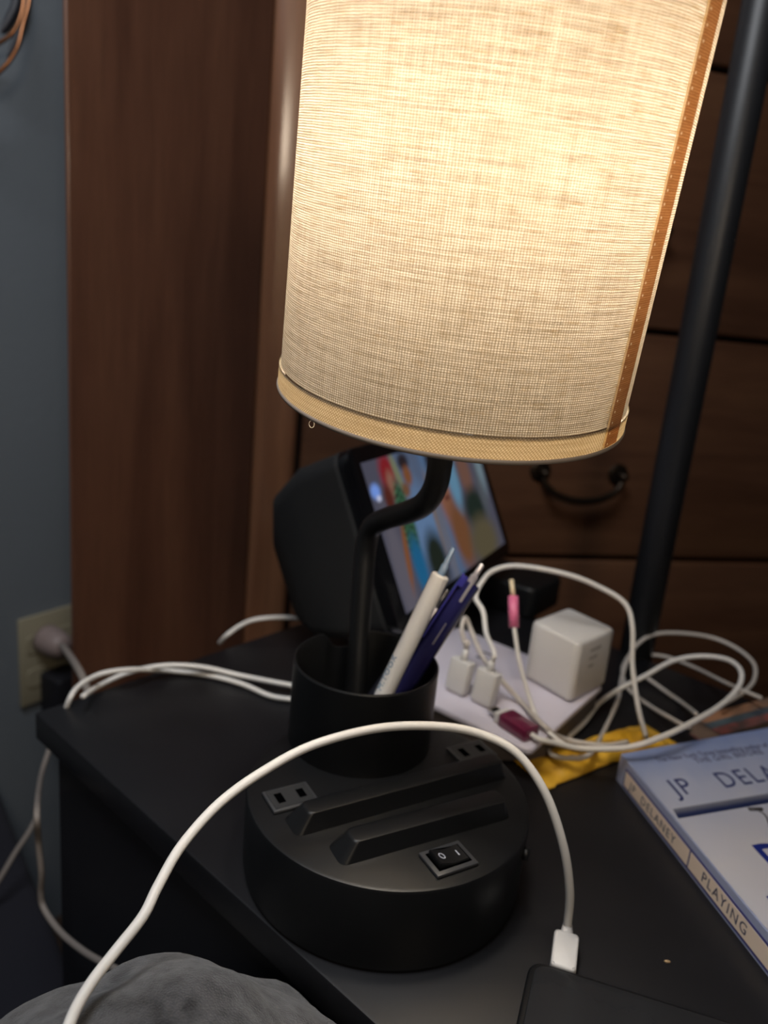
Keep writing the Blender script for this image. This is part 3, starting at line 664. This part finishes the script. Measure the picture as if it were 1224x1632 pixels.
slab('pages', .0006, BW-.001, .001, BL_-.001, .0008, BT-.0008, paper, book)
slab('front_cover', 0, BW, 0, BL_, BT-.0006, BT, cov, book)
slab('back_cover', 0, BW, 0, BL_, .0004, .0010, cov, book)
spine_m = mat('spine_pale_blue', (.34, .39, .58, 1), .3, coat=.3)
slab('spine', -.0008, .0006, 0, BL_, .0004, BT, spine_m, book, .0003)
stripe = mat('spine_navy_stripe', (.055, .06, .22, 1), .35)
cream = mat('spine_cream_panel', (.80, .68, .58, 1), .4)
slab('spine_stripe', -.00105, -.0007, .010, BL_-.012, .0022, .0168, stripe, book)
slab('spine_panel', -.00125, -.0007, .0115, .0935, .0040, .0150, cream, book)
slab('spine_panel', -.00125, -.0007, .0950, BL_-.014, .0040, .0150, cream, book)
ink = mat('navy_ink', (.02, .03, .13, 1), .45)
inkg = mat('grey_navy_ink', (.05, .05, .10, 1), .5)
sn = Vector((Bv.y, -Bv.x, 0)); sn = -sn if sn.dot(Bu) > 0 else sn
def spine_text(s, size, v0, sx=1):
    M = fr(bp(-.0013, v0, .0064), Bv, (0, 0, 1), sn); text('lettering', s, size, M, inkg, book, .00008, sx, space=1.25)
spine_text('JP  DELANEY', .0085, .0190, 1.02); spine_text('PLAYING', .0095, .1085, .95); spine_text('NICE', .0095, .176, .95)
up2 = -Bv; Bu2 = Bu+Bv*.055
def cover_text(s, size, u, v, m=ink, sx=1, space=1.0, shear=0, off=0): 
    text('lettering', s, size, fr(bp(u, v, BT+.0001), Bu2, up2, (0, 0, 1)), m, book, .00008, sx, space=space, shear=shear, off=off)
cover_text('The New York Times bestselling author of', .0076, .0225, .0165, inkg, .80)
cover_text('THE GIRL BEFORE', .0088, .053, .0255, inkg, .85, 1.1)
cover_text('JP', .0245, .0150, .0535, ink, .85, 1.1)
cover_text('DELANEY', .0245, .0560, .0555, ink, .80, 1.2)
barm = bpy.data.materials.new('cover_bar_print'); barm.use_nodes = True; nt = barm.node_tree; b = nt.nodes['Principled BSDF']; b.inputs['Roughness'].default_value = .35
uvn = nt.nodes.new('ShaderNodeUVMap'); s2 = nt.nodes.new('ShaderNodeSeparateXYZ'); nt.links.new(uvn.outputs[0], s2.inputs[0])
rp = nt.nodes.new('ShaderNodeValToRGB'); e = rp.color_ramp.elements; e[0].position = .05; e[0].color = (.16, .17, .22, 1); e[1].position = .7; e[1].color = (.012, .022, .08, 1); nt.links.new(s2.outputs[1], rp.inputs[0]); nt.links.new(rp.outputs[0], b.inputs['Base Color'])
bm = bmesh.new(); uvl = bm.loops.layers.uv.new('UVMap')
q = [(.0035, .0645), (BW-.008, .0725), (BW-.010, .0815), (.0020, .0735)]
fc = bm.faces.new([bm.verts.new(bp(u, v, BT+.0001)) for u, v in q])
for lp, uv in zip(fc.loops, ((0, 0), (1, 0), (1, 1), (0, 1))): lp[uvl].uv = uv
bmobj('printed_bar', bm, barm, book)
rope = mat('rope_print', (.05, .045, .05, 1), .5)
for r0 in (.064, .118):
    tube('printed_rope', [bp(r0+.002*math.sin(k*1.3), .0815+k*.0045, BT+.0001) for k in range(9)], .0006, rope, book, 6, 3)
    tube('printed_rope', [bp(r0-.006, .0795, BT+.0001), bp(r0+.004, .082, BT+.0001)], .0014, rope, book, 6, 2)
ink2 = mat('bright_navy_ink', (.012, .025, .20, 1), .3)
cover_text('playing', .056, .0335, .133, ink2, .85, off=.0001); cover_text('NICE', .064, .0125, .188, ink2, .75, off=.0002)
# second book behind, lying flat
Fq = onz(1104, 1143, .016); b2u = (onz(1224, 1112, .016)-Fq).normalized(); b2v = Vector((-b2u.y, b2u.x, 0))
A2 = A+Bu*.064-Bv*.0045; DQ = (Fq-A2).dot(b2v); A2 = Fq-b2v*DQ; A2.z = 0
if (A2-A).dot(Vector((-Bu.y, Bu.x, 0))) < .004: A2 = A2+b2v*(.004-(A2-A).dot(Vector((-Bu.y, Bu.x, 0))))
DQ = (Vector((Fq.x, Fq.y, 0))-A2).dot(b2v); print('book2', A2, DQ, (A2-A).dot(Vector((-Bu.y, Bu.x, 0))))
bk2 = thing('book', 'worn paperback with tan, slate and mottled red cover, behind the blue book', 'book', A2, 'paperbacks on the nightstand')
M2 = fr(A2, b2u, b2v, (0, 0, 1))
tanm = mat('tan_orange_cover', (.22, .12, .075, 1), .4, vary=(28, (.13, .095, .075, 1), (.36, .18, .10, 1)))
redm = mat('mottled_red_cover', (.12, .03, .03, 1), .4, vary=(60, (.09, .06, .055, 1), (.30, .08, .07, 1)))
teal = mat('slate_teal_cover', (.035, .055, .07, 1), .4, vary=(30, (.04, .045, .06, 1), (.08, .12, .14, 1)))
def slab2(nm, v0, v1, z0, z1, m, ins=0): return prism(nm, rect(ins, .16-ins, v0*DQ+ins, v1*DQ-ins), z0, z1, m, bk2, M=M2)
slab2('back_cover', 0, 1, .0004, .0012, redm)
slab2('pages', 0, 1, .0012, .0152, mat('dull_pages', (.2, .15, .12, 1), .9, vary=(60, (.14, .10, .08, 1), (.26, .18, .14, 1))), .0006)
slab2('front_cover', 0, 1, .0152, .0158, teal)
slab2('cover_band', 0, .34, .0158, .0160, redm); slab2('cover_band', .62, 1, .0158, .0160, tanm)

# ------------------------------------------------------------------ phone with the white cable
PT = .0095
pa = onz(846, 1524, PT); pr_ = (onz(1200, 1634, PT)-pa).normalized(); pd = (onz(817, 1632, PT)-pa).normalized()
pdn = Vector((pr_.y, -pr_.x, 0)); 
if pdn.dot(pd) < 0: pdn = -pdn
print('phone angle', math.degrees(pr_.angle(pd)))
ph = thing('tablet', 'black tablet with a white cable plugged in, at the table front edge', 'tablet', (pa.x, pa.y, 0))
pdv = (pd*.6+pdn*.4).normalized()
ph_m = mat('phone_glass', (.016, .017, .019, 1), .24, vary=(14, (.013, .014, .016, 1), (.021, .022, .024, 1)))
Mph = fr((pa.x, pa.y, 0), pr_, pdv, (0, 0, 1))
prism('case', rrect(0, .165, 0, .115, .008, 6), .0006, PT-.001, plas, ph, .0018, 3, M=Mph)
prism('screen_glass', rrect(.003, .162, .003, .112, .006, 6), PT-.0015, PT, ph_m, ph, .0007, 2, M=Mph)
# white cable arcing over the lamp base
pc0 = onz(898, 1534, .0055); inn = (-pdv).normalized(); inn = (onz(903, 1488, .0095)-pc0).normalized()
wc = thing('charging_cable', 'thick white cable arcing over the lamp base into the phone', 'cable', (pc0.x, pc0.y, 0))
xx = inn.cross(Vector((0, 0, 1))).normalized(); zz = xx.cross(inn)
Mw = fr(pc0-inn*.001, xx, inn, zz)
prism('plug', rrect(-.0064, .0064, -.004, .0165, .0022, 4), -.0034, .0034, white, wc, .0014, 3, M=Mw)
tube('strain_relief', [Mw @ Vector((0, .0155, 0)), Mw @ Vector((0, .0225, 0))], lambda q: .0036-.0011*q, white, wc, 12, 2)
e_ = Mw @ Vector((0, .021, 0))
arc = [e_, at(908, 1420, .398), at(897, 1345, .390), at(868, 1262, .388), at(822, 1199, .392), at(760, 1168, .398), at(690, 1157, .400), at(600, 1161, .396), at(500, 1187, .383), at(420, 1229, .366), at(350, 1280, .349), at(290, 1347, .332), at(252, 1412, .318), at(228, 1460, .308), at(185, 1515, .298), at(150, 1560, .288), at(125, 1600, .28), at(108, 1640, .272), at(92, 1700, .268), at(60, 1760, .272), at(0, 1830, .285), at(-90, 1900, .31)]
tube('cord', arc, .00225, whitec, wc, 14, 8)

# ------------------------------------------------------------------ cables on the left and back
c1 = thing('charging_cable', 'upper white cable of the pair from lamp cup across left tabletop', 'cable', onz(300, 1080), 'pair of white cables on the left tabletop')
tube('cord', [Vector((.052, .468, .012)), Vector((.040, .492, .010)), Vector((.0, .515, .006)), onz(520, 1103, .005), onz(468, 1093, .007), onz(435, 1087, .008), onz(380, 1076, .006), onz(320, 1063, .012), onz(260, 1061, .014), onz(205, 1072, .008), onz(160, 1092, .0025), at(132, 1110, .58)], .0021, whitec, c1, 10, 8)
c2 = thing('charging_cable', 'lower white cable of the pair, dropping off the left table corner', 'cable', onz(300, 1090), 'pair of white cables on the left tabletop')
tube('cord', [Vector((.060, .464, .010)), Vector((.050, .482, .006)), Vector((.004, .503, .003)), onz(520, 1122, .003), onz(468, 1115, .003), onz(430, 1109, .003), onz(385, 1090, .003), onz(330, 1076, .003), onz(270, 1069, .004), onz(215, 1067, .016), onz(165, 1073, .018), onz(130, 1090, .010), at(112, 1112, .59), at(100, 1150, .60), at(96, 1190, .62)], .0021, whitec, c2, 10, 8)
c3 = thing('charging_cable', 'short white cable curving behind the smart display', 'cable', onz(450, 985))
tube('cord', [at(350, 1025, .745), onz(362, 1012, .003), onz(385, 996, .010), onz(410, 987, .016), onz(450, 984, .016), onz(490, 988, .010), onz(540, 994, .003)], .0022, whitec, c3, 10, 8)
# outlet plate with plugs on the blue wall
wn = wb
pl0 = onp(79, 1035, WO, wn); 
op = thing('wall_outlet', 'ivory double wall outlet plate low on the blue wall', 'outlet', pl0)
Mo_ = fr(pl0, wa, (0, 0, 1), wb)
prism('plate', rect(-.046, .046, -.068, .058), .0008, .006, plate_m, op, .0015, 2, M=Mo_)
for s in (-.021, .021):
    for h in (-.03, .018): prism('receptacle', rrect(s-.016, s+.016, h-.013, h+.013, .006, 4), .0058, .0075, plate_m, op, .0005, 1, M=Mo_)
pm = mat('greyish_pink_plug', (.26, .20, .19, 1), .5)
q0 = onp(80, 1020, WO+wb*.02, wn)
plg = thing('wall_plug', 'rounded pale plug in the upper half of the wall outlet', 'plug', q0)
tube('plug_body', [onp(74, 1018, WO+wb*.009, wn), onp(74, 1018, WO+wb*.009, wn)+wb*.028, onp(74, 1018, WO+wb*.009, wn)+wb*.040], lambda q: .020-.008*q*q, pm, plg, 16, 4)
ps = onp(74, 1018, WO+wb*.009, wn)+wb*.038
tube('cord', [ps, at(100, 1030, .80), at(118, 1055, .70), at(134, 1085, .66), at(142, 1120, .655), at(146, 1200, .68)], .0034, dimc, plg, 10, 6)
q1 = onp(84, 1092, WO+wb*.009, wn)
bb = thing('plug_adapter', 'black block adapter plugged in under the pale wall plug', 'adapter', q1)
Mq = fr(q1, wa, (0, 0, 1), wb)
prism('housing', rrect(-.02, .024, -.035, .028, .006, 4), .002, .045, side_m, bb, .002, 2, M=Mq)
prism('label_sticker', rect(-.030, -.022, -.04, .01), .012, .03, dimc, bb, M=Mq) if False else None
# two thin cords hanging on the left
h1 = thing('charging_cable', 'thin pale cord hanging beside the nightstand, curving under the arc cable', 'cable', at(70, 1400, .75))
pd1 = Vector((-d1.y, d1.x, 0)); PQ = NB-pd1*.012
tube('cord', [at(80, 1190, .74), at(66, 1235, .70)]+[onp(x_, y_, PQ, pd1) for x_, y_ in ((59, 1290), (61, 1340), (66, 1390), (65, 1422), (70, 1448), (95, 1484), (130, 1514), (165, 1535), (200, 1552), (240, 1575), (300, 1625))], .0024, dimc, h1, 10, 8)
h2 = thing('charging_cable', 'thin pale cord slanting down to the left picture edge', 'cable', at(20, 1360, .80))
tube('cord', [at(60, 1300, .80), at(45, 1328, .79), at(25, 1358, .78), at(5, 1392, .77), at(-25, 1440, .76)], .0026, dimc, h2, 10, 8)

# ------------------------------------------------------------------ floor lamp pole on the right
pt, pm2 = at(1218, 0, .80), at(1054, 890, .80)
pxx, pyy = None, None
r1, r2 = ray(1218, 0), ray(1036, 985)
# vertical line whose image passes both pixels
best = min(((abs(proj(Vector((x_, y_, .7)))[0]-(1036+(1218-1036)*(985-proj(Vector((x_, y_, .7)))[1])/985))+abs(proj(Vector((x_, y_, .0)))[0]-(1036+(1218-1036)*(985-proj(Vector((x_, y_, .0)))[1])/985))), x_) for y_ in (.735,) for x_ in np.linspace(.2, .4, 2001))
px_, py_ = best[1], .735
print('pole', px_)
fl = thing('floor_lamp', 'slim black floor lamp pole rising behind the cables, right of the lamp', 'floor lamp', (px_, py_, ZF))
tube('pole', [Vector((px_, py_, ZF+.02)), Vector((px_, py_, 1.3))], .0165, pole_m, fl, 24, 1, False)
lathe('base', [(0, .0005), (.115, .0005), (.12, .006), (.115, .016), (.03, .024), (.02, .04), (0, .04)], T((px_, py_, ZF)), pole_m, fl, 48)
lathe('lamp_head', [(.02, 1.28-ZF), (.05, 1.30-ZF), (.13, 1.42-ZF), (.128, 1.42-ZF), (.045, 1.305-ZF), (0, 1.30-ZF)], T((px_, py_, ZF)), pole_m, fl, 48)

# ------------------------------------------------------------------ bed, blanket
be = V2(-52); bo = Vector((-.478, .868, 0)); bn = -wa
bed = thing('bed', 'dark navy bed edge at the lower left beside the nightstand', 'bed', bo+be*.5+bn*.3+Vector((0, 0, ZF)))
def bq(s, t): p = bo+be*s+bn*t; return (p.x, p.y)
prism('mattress', [bq(.0, 0), bq(1.5, 0), bq(1.5, .8), bq(.0, .8)], -.50, -.30, bed_m, bed, .012, 3)
prism('bed_base', [bq(.06, .02), bq(1.48, .02), bq(1.48, .78), bq(.06, .78)], ZF+.001, -.501, side_m, bed, .004, 1)
# grey fleece blanket heaped over a raised knee
V = []; F = []; n = 130
kc = at(268, 1634, .285)
for j in range(n+1):
    for i in range(n+1):
        u = (i/n-.5)*.60; v = (j/n-.5)*.52; p = Vector((kc.x+u-.03, kc.y+v-.03, 0))
        dx, dy = p.x-kc.x, p.y-kc.y
        d = math.sqrt(dx*dx*(.82 if dx > 0 else .62)+dy*dy*(1 if dy > 0 else .5))
        z = kc.z-(d*d/(2*.042) if d < .05 else .0298+1.30*(d-.05))
        z += .0028*math.sin(dx*95+dy*60)*min(1, d/.02)+.0022*math.sin(dy*130-dx*60)+.0014*math.sin(dx*210+1)*math.sin(dy*190)
        z = max(z, -.285+.006*math.sin(dx*31+1)*math.sin(dy*27))
        q = p-NB; s_ = q.dot(Vector((-d1.y, d1.x, 0)))      # keep it draped beside the nightstand
        lim = -.010
        if s_ > lim and z < .01: p = p-Vector((-d1.y, d1.x, 0))*(s_-lim)
        V.append((p.x, p.y, z))
for j in range(n):
    for i in range(n): k = j*(n+1)+i; F.append((k, k+1, k+n+2, k+n+1))
KTOP = max(V, key=lambda q: q[2]); print('knee', KTOP, proj(Vector(KTOP)))
blk_o = tag(mesh('blanket', V, F, blanket_m, None, True), 'fuzzy grey fleece blanket heaped at the bottom left corner', 'blanket')
md = blk_o.modifiers.new('s', 'SOLIDIFY'); md.thickness = .006; md.offset = -1
FV = []; FF = []; VA = np.array(V)
for q in range(42000):
    i, j = rng.integers(0, n), rng.integers(0, n); a, b, c = VA[j*(n+1)+i], VA[j*(n+1)+i+1], VA[(j+1)*(n+1)+i]
    if a[2] < kc.z-.16: continue
    nn = np.cross(b-a, c-a); L_ = np.linalg.norm(nn)
    if L_ < 1e-12: continue
    nn = nn/L_; P = a+(b-a)*rng.random()+(c-a)*rng.random(); dr_ = nn*.5+rng.normal(0, .6, 3); dr_ /= np.linalg.norm(dr_)
    if dr_ @ nn < .1: dr_ = dr_+nn*.5
    sd = np.cross(dr_, rng.normal(0, 1, 3)); sd = sd/np.linalg.norm(sd)*.00013; e0 = P+dr_*.0016; e3 = P+dr_*.0028+rng.normal(0, .0006, 3); k = len(FV)
    FV += [P-sd, P+sd, e0+sd, e0-sd, e3]; FF += [(k, k+1, k+2, k+3), (k+3, k+2, k+4)]
fm = bpy.data.meshes.new('fleece_pile'); fm.from_pydata([tuple(map(float, q)) for q in FV], [], FF)
fo = link('fleece_pile', fm, blanket_m, blk_o); fo['kind'] = 'stuff'

# ------------------------------------------------------------------ bronze wire hoops hanging at the upper left
wire = mat('copper_wire', (.30, .13, .06, 1), .3, .9)
darkw = mat('dark_leather_strap', (.02, .02, .028, 1), .5)
hg = thing('wall_hanging', 'dark looped wall hanging with copper wire edges, top left corner', 'wall decor', at(-20, 20, .82))
tube('copper_hoop', [at(-60, 95, .80), at(-20, 78, .80), at(6, 64, .80), at(22, 50, .80), at(32, 30, .80), at(38, 0, .80), at(40, -60, .80)], .0022, wire, hg, 8, 8)
tube('copper_hoop', [at(-60, 160, .78), at(-20, 130, .78), at(4, 110, .78), at(20, 90, .78), at(30, 70, .78), at(37, 40, .78), at(47, 0, .78), at(52, -60, .78)], .0022, wire, hg, 8, 8)
tube('dark_strap', [at(-40, 90, .83), at(0, 52, .83), at(18, 25, .83), at(26, 0, .83), at(30, -60, .83)], .0048, darkw, hg, 10, 8)
tube('dark_strap', [at(-40, 140, .84), at(5, 100, .84), at(30, 50, .84), at(42, 10, .84), at(48, -60, .84)], .0035, darkw, hg, 10, 8)
